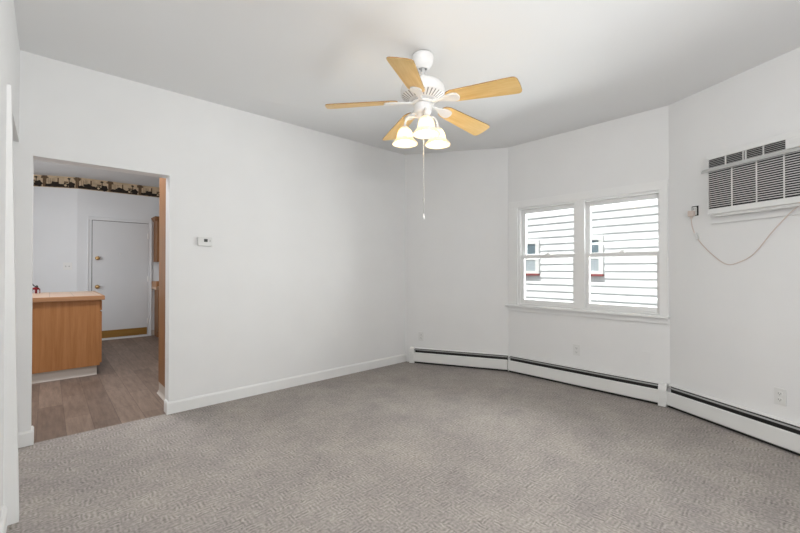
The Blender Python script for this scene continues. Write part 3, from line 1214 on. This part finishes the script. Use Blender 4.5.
for z in (1.84, 1.05, 0.28):
    m = MB()
    m.box(dr_ - 0.012, dr_ + 0.010, KY - 0.022, KY - 0.010, z - 0.05, z + 0.05, bev=0.004)
    m.build('hinge', M_trim, kd)
m = MB()
cw2 = 0.055
for (u, w_) in ((dl - cw2 - 0.008, dl - 0.008), (dr_ + 0.006, dr_ + cw2 + 0.004)):
    m.box(u, w_, KY - 0.016, KY - 0.001, 0, dz_ + 0.002, M_kwall, bev=0.003)
    o0 = u if u < 1 else w_ - 0.016
    m.box(o0, o0 + 0.016, KY - 0.026, KY - 0.001, 0, dz_ + 0.002, M_kwall, bev=0.004)
m.box(dl - cw2 - 0.008, dr_ + cw2 + 0.004, KY - 0.016, KY - 0.001, dz_ + 0.003, dz_ + 0.055, M_kwall, bev=0.003)
m.box(dl - cw2 - 0.008, dr_ + cw2 + 0.004, KY - 0.026, KY - 0.001, dz_ + 0.040, dz_ + 0.056, M_kwall, bev=0.004)
m.box(dl - 0.008, dl, KY - 0.006, KY, 0, dz_, M_dark)
m.box(dl - 0.008, dr_ + 0.006, KY - 0.006, KY, dz_ - 0.006, dz_ + 0.002, M_dark)
m.box(dl, dr_, KY - 0.03, KY, 0.0, 0.012, M_plate)
o = m.build('trim_6', M_kwall)
struct(o, 'grey-white casing round the kitchen door')
m = MB()
m.box(dr_ + cw2 + 0.004, 3.18, KY - 0.008, KY, 0, 0.10, bev=0.002)
struct(m.build('baseboard_kitchen', M_cove))

# light switch on the angled kitchen wall
d_ = Vector((math.cos(RZ_K), math.sin(RZ_K)))
t = thing('light_switch', 'white double light switch plate on the kitchen wall above the counter', 'light switch', (*(kc - d_ * 0.128), 1.28), RZ_K)
m = MB()
m.box(-0.062, 0.062, -0.006, 0, -0.060, 0.060, bev=0.003)
m.build('plate', M_plate, t)
for x in (-0.023, 0.023):
    m = MB()
    m.box(x - 0.006, x + 0.006, -0.014, -0.005, -0.012, 0.008, bev=0.002, rot=Matrix.Rotation(R(18), 3, 'X'))
    m.build('toggle', M_aclip, t)

# wallpaper border under the kitchen ceiling: tan band with dark landscape silhouettes
def border(name, P, rz, a, b, phase, label):
    m = MB()
    zb, zt2 = 2.578, 2.770
    m.box(a, b, -0.002, 0, zb, zt2, M_tan)
    per = 0.44
    s = a - ((a - phase) % per) if True else a
    rnd = random.Random(3)

    def clipbox(u, v, c, d, mm, y):
        u, v = max(u, a), min(v, b)
        if v - u > 0.002:
            m.box(u, v, y, -0.002, c, d, mm)

    def blob(cx, cz, rx, rz_, mm, y):
        pts = []
        for k in range(18):
            t_ = 2 * PI * k / 18
            j = 1 + 0.16 * math.sin(5 * t_ + cx * 9) + 0.08 * math.sin(9 * t_)
            pts.append((min(b, max(a, cx + rx * j * math.cos(t_))), min(zt2, max(zb, cz + rz_ * j * math.sin(t_)))))
        if max(p_[0] for p_ in pts) - min(p_[0] for p_ in pts) > 0.01:
            m.prism(pts, 'y', y, -0.002, mm)
    while s < b + per:
        clipbox(s - 0.030, s + 0.018, zb + 0.01, zt2, M_brown2, -0.0030)         # tree trunk
        blob(s - 0.005, zt2 - 0.03, 0.05, 0.03, M_brown2, -0.0032)
        clipbox(s - 0.01, s + 0.40, zb + 0.008, zb + 0.030, M_brown2, -0.0028)
        blob(s + 0.05, zb + 0.035, 0.05, 0.025, M_brown, -0.0034)
        blob(s + 0.135, zb + 0.055, 0.062, 0.045, M_brown, -0.0036)
        blob(s + 0.20, zb + 0.040, 0.06, 0.028, M_brown, -0.0037)
        clipbox(s + 0.165, s + 0.185, zb + 0.08, zt2 - 0.03, M_brown2, -0.0030)
        blob(s + 0.275, zb + 0.045, 0.036, 0.036, M_brown, -0.0038)
        blob(s + 0.275, zb + 0.045, 0.018, 0.018, M_tan, -0.0042)
        blob(s + 0.355, zb + 0.055, 0.050, 0.050, M_brown, -0.0039)
        clipbox(s + 0.255, s + 0.31, zb + 0.085, zb + 0.11, M_brown2, -0.0031)
        clipbox(s + 0.318, s + 0.330, zb + 0.09, zt2 - 0.02, M_brown, -0.0033)
        blob(s + 0.322, zt2 - 0.035, 0.022, 0.014, M_brown, -0.0040)
        for k in range(4):
            clipbox(s + 0.050 + k * 0.022, s + 0.055 + k * 0.022, zb + 0.06, zb + 0.15, M_brown2, -0.0029)
        s += per
    o = m.build(name, M_tan, None, at(P), rz)
    return struct(o, label)


border('trim_7', kc, 0, 0.0, 2.6, 0.0, 'dark-figured wallpaper border over the kitchen door')
border('trim_8', kc, RZ_K, -1.7, 0.0, 0.0, 'dark-figured wallpaper border on the angled kitchen wall')
